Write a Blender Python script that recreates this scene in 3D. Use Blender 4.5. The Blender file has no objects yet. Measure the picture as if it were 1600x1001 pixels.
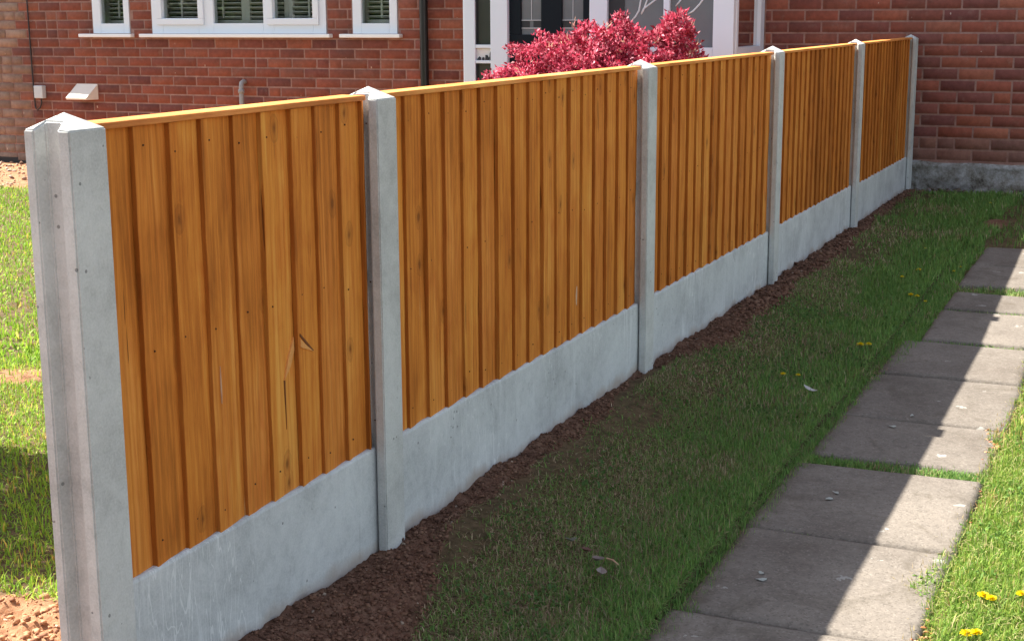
import bpy, bmesh, math, random
import numpy as np
from mathutils import Vector, Matrix
random.seed(7); RS = np.random.RandomState(11)
sc = bpy.context.scene
col = sc.collection

# ------------------------------------------------------------------ camera
cam_d = bpy.data.cameras.new("camera"); cam = bpy.data.objects.new("camera", cam_d); col.objects.link(cam)
CR = Vector((0.9152863, 0.4027718, -0.0050802)); CU = Vector((-0.0779313, 0.1894420, 0.9787944)); CF = Vector((-0.3951932, 0.8954813, -0.2047822))
cam.matrix_world = Matrix(((CR.x, CU.x, -CF.x, 1.486117), (CR.y, CU.y, -CF.y, -2.254837), (CR.z, CU.z, -CF.z, 1.163674), (0, 0, 0, 1)))
cam_d.sensor_width = 36; cam_d.lens = 2288.12 * 36 / 1600; cam_d.clip_start = 0.05; cam_d.clip_end = 600
sc.camera = cam
# ------------------------------------------------------------------ light
SUN = Vector((-0.879, 0.033, 1.0)).normalized()        # towards the sun
elev = math.asin(SUN.z)
w = bpy.data.worlds.new("World"); sc.world = w; w.use_nodes = True
nt = w.node_tree; bg = nt.nodes['Background']; sky = nt.nodes.new('ShaderNodeTexSky')
sky.sky_type = 'NISHITA'; sky.sun_disc = False; sky.sun_elevation = elev; sky.sun_rotation = math.atan2(SUN.x, SUN.y)
sky.air_density = 1.0; sky.dust_density = 1.5; sky.ozone_density = 1.0
hs = nt.nodes.new('ShaderNodeHueSaturation'); hs.inputs['Saturation'].default_value = .56
nt.links.new(sky.outputs[0], hs.inputs['Color']); nt.links.new(hs.outputs[0], bg.inputs[0]); bg.inputs[1].default_value = 0.085
sd = bpy.data.lights.new("sun", 'SUN'); so = bpy.data.objects.new("sun", sd); col.objects.link(so)
so.rotation_euler = SUN.to_track_quat('Z', 'Y').to_euler(); sd.energy = 5.0; sd.angle = math.radians(0.5); sd.color = (1.0, 0.93, 0.82)
sc.view_settings.view_transform = 'Standard'; sc.view_settings.look = 'None'; sc.view_settings.gamma = 1.0
sc.view_settings.exposure = 1.75

# ------------------------------------------------------------------ helpers
def mesh(name, verts, faces, mat=None, parent=None, smooth=False):
    m = bpy.data.meshes.new(name); m.from_pydata([tuple(v) for v in verts], [], [tuple(f) for f in faces]); m.update()
    return link(name, m, mat, parent, smooth)
def link(name, m, mat=None, parent=None, smooth=False):
    if smooth: m.polygons.foreach_set('use_smooth', [True] * len(m.polygons))
    o = bpy.data.objects.new(name, m); col.objects.link(o)
    if mat: m.materials.append(mat)
    if parent: o.parent = parent
    return o
def frombm(name, bm, mat=None, parent=None, smooth=False):
    bmesh.ops.recalc_face_normals(bm, faces=bm.faces)
    m = bpy.data.meshes.new(name); bm.to_mesh(m); bm.free()
    return link(name, m, mat, parent, smooth)
def empty(name, loc=(0, 0, 0)):
    o = bpy.data.objects.new(name, None); o.location = loc; o.empty_display_size = .1; col.objects.link(o); return o
def tag(o, label=None, cat=None, group=None, kind=None):
    if label: o['label'] = label
    if cat: o['category'] = cat
    if group: o['group'] = group
    if kind: o['kind'] = kind
    return o
def box(bm, x0, x1, y0, y1, z0, z1, bev=0.0, jit=0.0):
    r = bmesh.ops.create_cube(bm, size=1.0); vs = r['verts']
    for v in vs:
        v.co = Vector(((x0 + x1) / 2 + v.co.x * (x1 - x0), (y0 + y1) / 2 + v.co.y * (y1 - y0), (z0 + z1) / 2 + v.co.z * (z1 - z0)))
        if jit: v.co += Vector((random.uniform(-jit, jit), random.uniform(-jit, jit), random.uniform(-jit, jit)))
    if bev:
        es = list({e for v in vs for e in v.link_edges}); bmesh.ops.bevel(bm, geom=es, offset=bev, segments=2, affect='EDGES', profile=.6)
def boxes(name, lst, mat, parent, bev=0.003):
    bm = bmesh.new()
    for b in lst: box(bm, *b, bev=bev)
    return frombm(name, bm, mat, parent)
def tube(bm, pts, rad, seg=10, cap=True):
    pts = [Vector(p) for p in pts]; rings = []
    rads = rad if isinstance(rad, (list, tuple)) else [rad] * len(pts)
    for i, p in enumerate(pts):
        d = (pts[min(i + 1, len(pts) - 1)] - pts[max(i - 1, 0)]).normalized()
        a = d.orthogonal().normalized() if i == 0 else (prev - d * prev.dot(d)).normalized()
        prev = a; b = d.cross(a)
        rings.append([bm.verts.new(p + (a * math.cos(t) + b * math.sin(t)) * rads[i]) for t in [2 * math.pi * k / seg for k in range(seg)]])
    for r0, r1 in zip(rings, rings[1:]):
        for k in range(seg): bm.faces.new((r0[k], r0[(k + 1) % seg], r1[(k + 1) % seg], r1[k]))
    if cap: bm.faces.new(rings[0][::-1]); bm.faces.new(rings[-1])
# numpy value noise
def hsh(ix, iy, s):
    n = (ix.astype(np.int64) * 374761393 + iy.astype(np.int64) * 668265263 + s * 974634777) & 0xFFFFFFFF
    n = ((n ^ (n >> 13)) * 1274126177) & 0xFFFFFFFF
    n = (n ^ (n >> 16)) & 0xFFFFFFFF
    return n / 4294967295.0
def vn(x, y, s=0):
    x = np.asarray(x, float); y = np.asarray(y, float)
    ix = np.floor(x); iy = np.floor(y); fx = x - ix; fy = y - iy; fx = fx * fx * (3 - 2 * fx); fy = fy * fy * (3 - 2 * fy)
    a = hsh(ix, iy, s); b = hsh(ix + 1, iy, s); c = hsh(ix, iy + 1, s); d = hsh(ix + 1, iy + 1, s)
    return (a * (1 - fx) + b * fx) * (1 - fy) + (c * (1 - fx) + d * fx) * fy
def fbm(x, y, s=0, o=4):
    v = 0; a = .5
    for i in range(o): v = v + a * vn(x * 2 ** i + 17.3 * i, y * 2 ** i - 9.1 * i, s + i); a *= .5
    return v / (1 - .5 ** o)
def sstep(a, b, x): t = np.clip((x - a) / (b - a), 0, 1); return t * t * (3 - 2 * t)

# ------------------------------------------------------------------ materials
class NT:
    def __init__(s, name):
        s.m = bpy.data.materials.new(name); s.m.use_nodes = True; s.t = s.m.node_tree; s.n = s.t.nodes; s.l = s.t.links
        s.b = s.n['Principled BSDF']; s.out = s.n['Material Output']
    def node(s, typ, **kw):
        n = s.n.new(typ)
        for k, v in kw.items():
            if k.startswith('_'): setattr(n, k[1:], v)
        for k, v in kw.items():
            if k.startswith('_'): continue
            k2 = int(k[1:]) if k[0] == 'i' and k[1:].isdigit() else k.replace('_', ' ')
            if hasattr(v, 'is_output'): s.l.new(v, n.inputs[k2])
            else: n.inputs[k2].default_value = v
        return n
    def coord(s, sc_=(1, 1, 1), off=None):
        c = s.node('ShaderNodeTexCoord').outputs['Object']
        if off is not None: c = s.node('ShaderNodeVectorMath', _operation='ADD', i0=c, i1=off).outputs[0]
        return s.node('ShaderNodeMapping', Vector=c, Scale=sc_).outputs[0]
    def noise(s, v, scale, detail=4, rough=.55, dist=0): return s.node('ShaderNodeTexNoise', Vector=v, Scale=scale, Detail=detail, Roughness=rough, Distortion=dist).outputs[0]
    def ramp(s, f, stops, interp='LINEAR'):
        r = s.node('ShaderNodeValToRGB', Fac=f); e = r.color_ramp.elements; r.color_ramp.interpolation = interp
        while len(e) < len(stops): e.new(.5)
        for el, (p, c) in zip(e, stops): el.position = p; el.color = (*c, 1) if len(c) == 3 else c
        return r.outputs[0]
    def g(s, v): return (v, v, v)
    def mix(s, f, a, b, mode='MIX'):
        n = s.n.new('ShaderNodeMix'); n.data_type = 'RGBA'; n.blend_type = mode
        for i, v in ((0, f), (6, a), (7, b)):
            if hasattr(v, 'is_output'): s.l.new(v, n.inputs[i])
            else: n.inputs[i].default_value = v if i == 0 or len(v) == 4 else (*v, 1)
        return n.outputs[2]
    def math(s, op, a, b=0.0, c=0.0):
        return s.node('ShaderNodeMath', _operation=op, i0=a, i1=b, i2=c).outputs[0]
    def attr(s, name, out='Fac'): return s.node('ShaderNodeAttribute', _attribute_name=name).outputs[out]
    def bump(s, h, strength=.5, dist=.01): s.l.new(s.node('ShaderNodeBump', Height=h, Strength=strength, Distance=dist).outputs[0], s.b.inputs['Normal'])
    def col(s, c):
        if hasattr(c, 'is_output'): s.l.new(c, s.b.inputs['Base Color'])
        else: s.b.inputs['Base Color'].default_value = (*c, 1)
    def set(s, **k):
        for a, v in k.items():
            a = a.replace('_', ' ')
            if hasattr(v, 'is_output'): s.l.new(v, s.b.inputs[a])
            else: s.b.inputs[a].default_value = v
def simple(name, c, rough=.6, var=.12, sc_=30, bump=.0, **k):
    t = NT(name); v = t.coord(); n = t.noise(v, sc_)
    t.col(t.mix(n, tuple(x * (1 - var) for x in c), tuple(min(1, x * (1 + var)) for x in c))); t.set(Roughness=rough, **k)
    if bump: t.bump(n, bump, .004)
    return t.m

def concrete(name, c, streak=0.0, grit=1.0):
    t = NT(name); v = t.coord()
    n1 = t.noise(v, 5, 5, .6); n2 = t.noise(v, 38, 5, .65); n3 = t.noise(v, 240, 3, .6)
    cc = t.ramp(n1, [(.3, tuple(x * .80 for x in c)), (.5, c), (.72, tuple(min(1, x * 1.13) for x in c))])
    cc = t.mix(.45, cc, t.ramp(n2, [(.3, t.g(.36)), (.5, t.g(.5)), (.75, t.g(.60))]), 'OVERLAY'); cc = t.mix(.5, cc, t.ramp(n3, [(.35, t.g(.40)), (.65, t.g(.58))]), 'OVERLAY')
    vor = t.node('ShaderNodeTexVoronoi', Vector=t.coord(), Scale=42.0).outputs['Distance']
    sparse = t.math('GREATER_THAN', t.noise(v, 17, 2), .60)
    pit = t.math('MULTIPLY', t.math('LESS_THAN', vor, .13), sparse)
    blot = t.ramp(t.noise(t.coord((1, 1, .55)), 22, 6, .7, .6), [(.60, t.g(0)), (.70, t.g(.5))])
    cc = t.mix(blot, cc, tuple(x * .68 for x in c))
    cc = t.mix(t.math('MULTIPLY', pit, .75), cc, tuple(x * .3 for x in c))
    if streak:
        sv = t.coord((1, 1, .09)); s1 = t.noise(sv, 26, 4, .65, .3)
        gate = t.ramp(t.noise(t.coord((1, 1, .3)), 2.3, 2), [(.42, t.g(0)), (.6, t.g(1))])
        wh = t.math('MULTIPLY', t.ramp(s1, [(.56, t.g(0)), (.66, t.g(1))]), gate)
        cc = t.mix(t.math('MULTIPLY', wh, .5 * streak), cc, (.76, .79, .80))
        dk = t.ramp(t.noise(t.coord((1, 1, .12)), 19, 4, .7, .4), [(.62, t.g(0)), (.74, t.g(1))])
        cc = t.mix(t.math('MULTIPLY', dk, .6 * streak), cc, tuple(x * .62 for x in c))
        # white lime runs: thin wandering near vertical threads
        gate2 = t.ramp(t.noise(t.coord((1, 1, .25)), 1.7, 2), [(.50, t.g(0)), (.58, t.g(1))])
        for q_, (sc_, zf, w_) in enumerate(((24, .13, .006), (17, .2, .005), (34, .10, .006))):
            nn = t.noise(t.node('ShaderNodeVectorMath', _operation='ADD', i0=t.coord((1, 1, zf)), i1=(3.1 * q_, 5.7 * q_, 0)).outputs[0], sc_, 2, .5, .0)
            ln_ = t.math('LESS_THAN', t.math('ABSOLUTE', t.math('SUBTRACT', nn, .5)), w_)
            cc = t.mix(t.math('MULTIPLY', t.math('MULTIPLY', ln_, gate2), .55), cc, (.80, .82, .82))
        z = t.node('ShaderNodeSeparateXYZ', Vector=t.node('ShaderNodeTexCoord').outputs['Object']).outputs['Z']
        zn = t.math('ADD', z, t.math('MULTIPLY', t.noise(t.coord((1, 1, .5)), 9, 4), .10))
        cc = t.mix(t.ramp(zn, [(.055, t.g(.75)), (.085, t.g(0))]), cc, (.40, .33, .27))   # soil splash line
    t.col(cc); t.set(Roughness=.88, Specular_IOR_Level=.25)
    h = t.math('ADD', t.math('MULTIPLY', n3, .25 * grit), t.math('ADD', t.math('MULTIPLY', n2, .5), t.math('MULTIPLY', pit, -1.2)))
    t.bump(h, .55, .004); return t.m

M = {}
M['post'] = concrete('post_concrete', (.56, .575, .56))
M['gravel'] = concrete('gravel_board_concrete', (.57, .595, .60), streak=1.0, grit=.6)

def wood(name, bright=1.0, knots=1.0, cap=False):
    t = NT(name); off = t.attr('off', 'Vector')
    sc3 = (1, .05, 1) if cap else (1, 1, .05)
    v = t.coord(sc3, off); vu = t.coord((1, 1, 1), off)
    fine = t.noise(v, 190, 4, .6); mid = t.noise(v, 38, 5, .6, 1.2); big = t.noise(t.coord((1, .35, .35) if not cap else (1, 1, 1), off), 3.2, 4, .6, .4)
    # growth rings distorted
    wv = t.node('ShaderNodeTexWave', _bands_direction='Y' if not cap else 'X', Vector=t.coord((1, 1, .035) if not cap else (1, .035, 1), off), Scale=16.0, Distortion=7.0, Detail=3.0, Detail_Scale=1.4).outputs['Fac']
    c0 = (.42, .132, .017); c1 = (.65, .232, .036); c2 = (.78, .335, .072)
    if cap: c0 = (.52, .18, .045); c1 = (.72, .285, .08); c2 = (.88, .40, .135)
    c0, c1, c2 = [tuple(min(.9, q * bright) for q in c_) for c_ in (c0, c1, c2)]
    cc = t.ramp(t.math('ADD', t.math('MULTIPLY', mid, .55), t.math('MULTIPLY', big, .45)), [(.36, c0), (.50, c1), (.64, c2)])
    cc = t.mix(t.math('MULTIPLY', t.ramp(wv, [(.6, t.g(0)), (.95, t.g(1))]), .30), cc, tuple(x * 1.05 for x in c0))
    cc = t.mix(.35, cc, t.ramp(fine, [(.33, t.g(.32)), (.67, t.g(.65))]), 'OVERLAY')
    tone = t.attr('tone'); cc = t.mix(t.math('MULTIPLY', t.math('SUBTRACT', tone, .5), 1.5), cc, c2) if False else t.mix(.85, cc, t.ramp(tone, [(0, (.40, .38, .34)), (1, (.60, .57, .54))]), 'OVERLAY')
    mo = t.noise(t.coord((1, 1, .45) if not cap else (1, .45, 1), off), 14, 5, .62, .5); cc = t.mix(.6, cc, t.ramp(mo, [(.32, (.36, .33, .30)), (.5, t.g(.5)), (.70, (.62, .62, .64))]), 'OVERLAY')
    # knots: elongated cells with a dark centre
    sp_ = t.node('ShaderNodeSeparateXYZ', Vector=vu); kv = t.node('ShaderNodeCombineXYZ', X=t.math('MULTIPLY', sp_.outputs['Y'], 8.5), Y=t.math('MULTIPLY', sp_.outputs['Z' if not cap else 'X'], 5.6)).outputs[0]
    vor = t.node('ShaderNodeTexVoronoi', _voronoi_dimensions='2D', Vector=kv, Scale=1.0, Randomness=1.0)
    dist = t.math('ADD', vor.outputs['Distance'], t.math('MULTIPLY', t.math('SUBTRACT', t.noise(vu, 26, 3), .5), .14))
    has = t.math('LESS_THAN', t.node('ShaderNodeSeparateColor', Color=vor.outputs['Color']).outputs[0], .30 * knots)
    ring = t.math('MULTIPLY', t.math('LESS_THAN', dist, .19), t.ramp(t.math('FRACT', t.math('MULTIPLY', dist, 13)), [(.3, t.g(0)), (.6, t.g(1))]))
    core = t.ramp(dist, [(.02, t.g(1)), (.07, t.g(.4)), (.17, t.g(0))])
    kk = t.math('MULTIPLY', has, t.math('MAXIMUM', core, t.math('MULTIPLY', ring, .32)))
    cc = t.mix(t.math('MULTIPLY', kk, .78), cc, (.17, .050, .008))
    # pale splits and scuffs
    scu = t.ramp(t.noise(t.coord((1, 1, .06) if not cap else (1, .06, 1), off), 60, 2, .5, .2), [(.72, t.g(0)), (.76, t.g(1))])
    sg = t.ramp(t.noise(vu, 5, 2), [(.56, t.g(0)), (.62, t.g(1))])
    cc = t.mix(t.math('MULTIPLY', t.math('MULTIPLY', scu, sg), .6), cc, (.62, .36, .15))
    crk = t.ramp(t.noise(t.coord((1, 1, .045) if not cap else (1, .045, 1), t.node('ShaderNodeVectorMath', _operation='ADD', i0=off, i1=(4.0, 7.0, 3.0)).outputs[0]), 75, 2, .5), [(.245, t.g(1)), (.275, t.g(0))])
    cc = t.mix(t.math('MULTIPLY', crk, .8), cc, (.06, .022, .006))
    cc = t.mix(t.math('MULTIPLY', t.attr('edge'), .5), cc, tuple(x * .42 for x in c0))  # shade at the board overlaps, painted in as darker thick edges
    t.col(cc); t.set(Roughness=t.ramp(mid, [(.3, t.g(.62)), (.7, t.g(.78))]), Specular_IOR_Level=.22)
    h = t.math('ADD', t.math('MULTIPLY', fine, .5), t.math('ADD', t.math('MULTIPLY', mid, .6), t.math('ADD', t.math('MULTIPLY', kk, -.5), t.math('MULTIPLY', crk, -1.0))))
    t.bump(h, .55, .004); return t.m
M['wood'] = wood('stained_boards'); M['wood_dark'] = wood('stained_boards_knotty', .9, 1.9); M['cap'] = wood('stained_capping', 1.0, .3, True)

t = NT('brick'); c = t.attr('tint', 'Color'); v = t.coord()
n = t.noise(v, 28, 5, .65); cc = t.mix(.55, c, t.ramp(n, [(.28, t.g(.30)), (.72, t.g(.66))]), 'OVERLAY')
cc = t.mix(t.ramp(t.noise(v, 9, 6, .75), [(.56, t.g(0)), (.70, t.g(.45))]), cc, (.27, .17, .13)); cc = t.mix(t.ramp(t.noise(t.coord((1, 1, .35)), 2.1, 4), [(.5, t.g(0)), (.68, t.g(.4))]), cc, (.10, .055, .045)); cc = t.mix(t.math('MULTIPLY', t.math('GREATER_THAN', t.noise(t.coord((1, 1, .4)), 34, 2), .74), .7), cc, (.55, .44, .37)); t.col(cc); t.set(Roughness=.9, Specular_IOR_Level=.2)
t.bump(t.noise(v, 90, 4, .7), .3, .002); M['brick'] = t.m
t = NT('mortar'); v = t.coord(); n = t.noise(v, 14, 5, .7)
t.col(t.ramp(n, [(.3, (.22, .115, .092)), (.5, (.30, .165, .135)), (.75, (.38, .235, .195))])); t.set(Roughness=.95); t.bump(t.noise(v, 120, 3), .5, .004); M['mortar'] = t.m
t = NT('plinth_render'); v = t.coord(); n = t.noise(v, 8, 8, .8, .0)
cc = t.ramp(n, [(.36, (.06, .05, .04)), (.44, (.20, .185, .16)), (.55, (.34, .335, .33)), (.68, (.52, .52, .54))]); cc = t.mix(t.ramp(t.noise(v, 3.1, 3), [(.55, t.g(0)), (.65, t.g(.6))]), cc, (.16, .12, .075))  # darkest tones paint in the shade of pits, along with stains
t.col(cc); t.set(Roughness=.95); t.bump(t.noise(v, 32, 6, .75), .9, .012); M['wall_foot'] = t.m
M['upvc'] = simple('white_upvc', (.72, .78, .86), .32, .02, 6)
M['sill'] = simple('sill_white', (.82, .84, .86), .4, .03, 8)
M['dark_gasket'] = simple('gasket', (.02, .022, .025), .6)
M['black'] = simple('black_gloss_paint', (.012, .012, .014), .28, .1)
M['door'] = simple('navy_black_door', (.008, .012, .017), .55, .1, 12, Specular_IOR_Level=.12)
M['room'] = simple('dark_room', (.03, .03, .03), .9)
M['louvre'] = simple('shutter_white', (.84, .80, .80), .5, .04)
M['hood'] = simple('cream_plastic', (.70, .62, .55), .5, .04)
M['meter'] = simple('grey_plastic', (.52, .56, .58), .45, .04)
M['pipe'] = simple('lead_pipe', (.30, .29, .29), .55, .25, 30, .3)
M['cable'] = simple('black_cable', (.02, .018, .02), .6)
M['lead'] = simple('lead_strip', (.62, .64, .66), .45, .05)
M['frost'] = simple('frosted_plate', (.72, .70, .70), .35, .06, 30)
M['rooftile'] = simple('roof_tile', (.11, .065, .05), .85, .25, 8, .5)
M['bark'] = simple('bark', (.12, .08, .055), .9, .35, 40, .6)
M['rail_dark'] = simple('dark_split_wood', (.07, .024, .006), .85, .2, 40)
M['split'] = simple('open_split', (.17, .055, .012), .85, .2, 40)
M['splint'] = simple('torn_wood', (.74, .33, .09), .75, .2, 120, .4)
M['scuff'] = simple('pale_scuffed_wood', (.62, .40, .26), .8, .25, 90)
M['rail'] = simple('rail_timber', (.30, .125, .03), .8, .2, 20, .3)
def glass(name, tint, mixf=.5, rough=.02):
    t = NT(name); tr = t.node('ShaderNodeBsdfTransparent', Color=(*tint, 1)); gl = t.node('ShaderNodeBsdfGlossy', Color=(1, 1, 1, 1), Roughness=rough)
    n = t.noise(t.coord(), 1.3, 1); bp = t.node('ShaderNodeBump', Height=n, Strength=.05, Distance=.02).outputs[0]; t.l.new(bp, gl.inputs['Normal'])
    fr = t.node('ShaderNodeFresnel', IOR=1.5); f = t.math('ADD', t.math('MULTIPLY', fr.outputs[0], 1.6), mixf)
    ms = t.node('ShaderNodeMixShader', Fac=t.math('MINIMUM', f, 1.0)); t.l.new(tr.outputs[0], ms.inputs[1]); t.l.new(gl.outputs[0], ms.inputs[2]); t.l.new(ms.outputs[0], t.out.inputs[0]); return t.m
M['glass'] = glass('window_glass', (.9, .92, .9), .0)
M['glass_obscure'] = simple('obscure_glass', (.16, .175, .185), .18, .25, 5)
M['glass_dark'] = simple('dark_side_glass', (.055, .062, .052), .12, .3, 2.5)
M['glass_mirror'] = glass('return_glass', (.10, .11, .12), .35)

t = NT('paving'); v = t.coord(); n1 = t.noise(v, 3.2, 5, .6); n2 = t.noise(v, 60, 5, .75); tn = t.attr('tone')
cc = t.ramp(n1, [(.3, (.132, .114, .098)), (.5, (.168, .149, .130)), (.72, (.204, .181, .156))])
cc = t.mix(.6, cc, t.ramp(tn, [(0, t.g(.40)), (1, t.g(.58))]), 'OVERLAY'); cc = t.mix(.5, cc, t.ramp(n2, [(.3, t.g(.30)), (.7, t.g(.68))]), 'OVERLAY')
sp = t.node('ShaderNodeTexVoronoi', Vector=v, Scale=230.0); g_ = t.node('ShaderNodeSeparateColor', Color=sp.outputs['Color']).outputs[0]
cc = t.mix(t.math('MULTIPLY', t.math('GREATER_THAN', g_, .93), .22), cc, (.36, .33, .29)); cc = t.mix(t.math('MULTIPLY', t.math('LESS_THAN', g_, .10), .45), cc, (.09, .08, .07))
st = t.ramp(t.noise(v, 5.5, 6, .7, .8), [(.52, t.g(0)), (.68, t.g(.55))]); cc = t.mix(st, cc, (.085, .072, .055))
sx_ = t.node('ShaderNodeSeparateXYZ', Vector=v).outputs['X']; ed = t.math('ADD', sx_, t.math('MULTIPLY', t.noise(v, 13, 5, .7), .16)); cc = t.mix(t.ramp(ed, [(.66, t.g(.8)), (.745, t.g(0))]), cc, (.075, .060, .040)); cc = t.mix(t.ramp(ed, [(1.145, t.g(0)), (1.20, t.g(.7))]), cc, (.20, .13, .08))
lich = t.math('MULTIPLY', t.math('LESS_THAN', t.node('ShaderNodeTexVoronoi', Vector=v, Scale=7.0).outputs['Distance'], t.math('MULTIPLY', t.ramp(t.noise(v, 40, 4), [(.45, t.g(0)), (.6, t.g(1))]), .16)), .45)
cc = t.mix(lich, cc, (.46, .46, .43)); t.col(cc); t.set(Roughness=.92, Specular_IOR_Level=.15); t.bump(t.math('ADD', n2, t.math('MULTIPLY', g_, .3)), .55, .004); M['slab'] = t.m

t = NT('earth'); v = t.coord(); s_ = t.attr('soil'); sd_ = t.attr('sandy')
n = t.noise(v, 30, 6, .7); n2 = t.noise(v, 6, 4)
soil = t.ramp(n, [(.3, (.095, .046, .031)), (.5, (.185, .098, .066)), (.72, (.28, .17, .118))])
sand = t.ramp(n, [(.3, (.24, .115, .06)), (.5, (.40, .21, .115)), (.72, (.52, .31, .18))])
turf = t.ramp(n, [(.3, (.060, .046, .024)), (.5, (.125, .090, .050)), (.75, (.21, .145, .085))])
cc = t.mix(s_, turf, t.mix(sd_, soil, sand)); cc = t.mix(.3, cc, t.ramp(n2, [(.3, t.g(.35)), (.7, t.g(.62))]), 'OVERLAY')
t.col(cc); t.set(Roughness=.97, Specular_IOR_Level=.1); t.bump(t.noise(v, 110, 5, .75), .9, .008); M['earth'] = t.m
t = NT('clod'); tn = t.attr('tint', 'Color'); n = t.noise(t.coord(), 120, 4, .7); t.col(t.mix(.5, tn, t.ramp(n, [(.3, t.g(.3)), (.7, t.g(.65))]), 'OVERLAY')); t.set(Roughness=.97, Specular_IOR_Level=.1); M['clod'] = t.m
def leafmat(name, trans=.35, rough=.5, spec=.3):
    t = NT(name); c = t.attr('tint', 'Color'); t.col(c); t.set(Roughness=rough, Specular_IOR_Level=spec)
    tl = t.node('ShaderNodeBsdfTranslucent'); t.l.new(c, tl.inputs[0]); ms = t.node('ShaderNodeMixShader', Fac=trans)
    t.l.new(t.b.outputs[0], ms.inputs[1]); t.l.new(tl.outputs[0], ms.inputs[2]); t.l.new(ms.outputs[0], t.out.inputs[0]); return t.m
M['grass'] = leafmat('grass_blades', .35, .55, .2); M['petal'] = leafmat('pink_leaves', .3, .5, .2); M['conifer'] = leafmat('conifer_scales', .15)
M['yellow'] = leafmat('yellow_petals', .25); M['dryleaf'] = leafmat('dry_leaves', .25, .7, .1)

def set_color(m, name, arr, domain='POINT'):
    a = m.color_attributes.new(name, 'FLOAT_COLOR', domain); arr = np.asarray(arr, np.float32)
    if arr.shape[1] == 3: arr = np.concatenate([arr, np.ones((len(arr), 1), np.float32)], 1)
    a.data.foreach_set('color', arr.ravel())
def set_float(m, name, arr): a = m.attributes.new(name, 'FLOAT', 'POINT'); a.data.foreach_set('value', np.asarray(arr, np.float32).ravel())
def set_vec(m, name, arr): a = m.attributes.new(name, 'FLOAT_VECTOR', 'POINT'); a.data.foreach_set('vector', np.asarray(arr, np.float32).ravel())
def npmesh(name, V, F, mat, parent=None, smooth=False):
    """V (n,3), F (m,k) all faces the same size"""
    V = np.asarray(V, np.float32); F = np.asarray(F, np.int32); m = bpy.data.meshes.new(name); k = F.shape[1]
    m.vertices.add(len(V)); m.vertices.foreach_set('co', V.ravel()); m.loops.add(F.size); m.loops.foreach_set('vertex_index', F.ravel())
    m.polygons.add(len(F)); m.polygons.foreach_set('loop_start', np.arange(0, F.size, k, dtype=np.int32)); m.polygons.foreach_set('loop_total', np.full(len(F), k, np.int32))
    m.update(calc_edges=True); m.validate()
    return link(name, m, mat, parent, smooth)

# ------------------------------------------------------------------ ground
def Lz(Y): return np.where(Y < 3, -.09, -.09 + .09 * np.clip((Y - 3) / 4.5, 0, 1))
PX0, PX1 = .605, 1.125
def in_path(x, y): return (x > PX0 - .02) & (x < PX1 + .02) & (y < 5.68)
def soilmask(x, y):
    e = .058 + .14 * sstep(1.2, -.3, y) - .018 * sstep(2.5, 4.5, y) + .06 * (fbm(x * 3 + 5, y * 3, 3) - .5) * 2 + .09 * (fbm(x * 1.1, y * 1.4 + 3, 8) - .45) * 2
    right = (x > -.04) * sstep(e + .035, e - .03, x + .03 * (fbm(x * 14, y * 14, 5) - .5))
    left = (x < -.04) * np.maximum(sstep(.13, .03, y + .35 * (-x - .1) * .0 + .12 * (fbm(x * 6, y * 6, 6) - .5)) * sstep(-1.6, -1.1, x), sstep(-6.9, -7.3, -y * 1.0 - (x + 7) * .1) * 0)
    wall = (x < -.3) * sstep(6.15, 6.35, y + .35 * (fbm(x * 2, y * 2, 9) - .5))
    wr = (x > 0) * sstep(7.58, 7.66, y)
    spot = (x < -.5) * sstep(.17, .10, np.hypot(x + 2.15, (y - 1.66)))
    bare = (x > 0) * sstep(.09, .05, np.hypot((x - .67), (y - 6.43) * .5))
    return np.clip(right + left + wall + wr + spot * .8 + bare, 0, 1)
def gz(x, y):
    x = np.asarray(x, float); y = np.asarray(y, float)
    t = sstep(.03, .42, x); zr = .004 * (1 - t) + Lz(y) * t
    wv = (fbm(x * 2.2, y * 2.2, 1) - .5) * .03 * sstep(.0, .2, x)
    zr = zr + wv * np.where(in_path(x, y), .15, 1) - np.where(in_path(x, y), .02, 0)
    zl = -.085 + .055 * sstep(-.75, -.15, x) * sstep(.3, .0, y) + (fbm(x * 1.2, y * 1.2, 2) - .5) * .03
    z = np.where(x > -.04, zr, zl)
    s = soilmask(x, y)
    lump = (fbm(x * 9, y * 9, 20, 3) - .5) * .030 + (np.abs(fbm(x * 26, y * 26, 30, 3) - .5)) * .032 + (fbm(x * 60, y * 60, 40, 2) - .5) * .008
    near = (np.abs(x) < 2.5) & (y < 8)
    return z + np.where(near, lump * s, 0) * np.where(in_path(x, y), 0, 1) * np.where(x < -.04, 1.5, 1)
xs = np.concatenate([[-120, -60, -30, -18, -13], np.arange(-10, -2, .12), np.arange(-2, -.95, .03), np.arange(-.95, .62, .009), np.arange(.62, 1.9, .022), np.arange(1.9, 4, .15), [4.5, 6, 9, 14, 25, 60, 120]])
ys = np.concatenate([[-120, -50, -20, -9, -5, -3, -1.6, -1], np.arange(-.7, 2.9, .010), np.arange(2.9, 7.9, .022), [8.2, 9, 12, 20, 50, 130]])
X, Y = np.meshgrid(xs, ys); Z = gz(X, Y); nx, ny = len(xs), len(ys)
idx = np.arange(nx * ny).reshape(ny, nx)
F = np.stack([idx[:-1, :-1], idx[:-1, 1:], idx[1:, 1:], idx[1:, :-1]], -1).reshape(-1, 4)
ground = npmesh('ground', np.stack([X, Y, Z], -1).reshape(-1, 3), F, M['earth'], smooth=True)
set_float(ground.data, 'soil', soilmask(X, Y).ravel()); set_float(ground.data, 'sandy', ((X < -.05) * (.55 + .6 * fbm(X * 5, Y * 5, 77))).clip(0, 1).ravel())
tag(ground, kind='structure')

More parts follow.
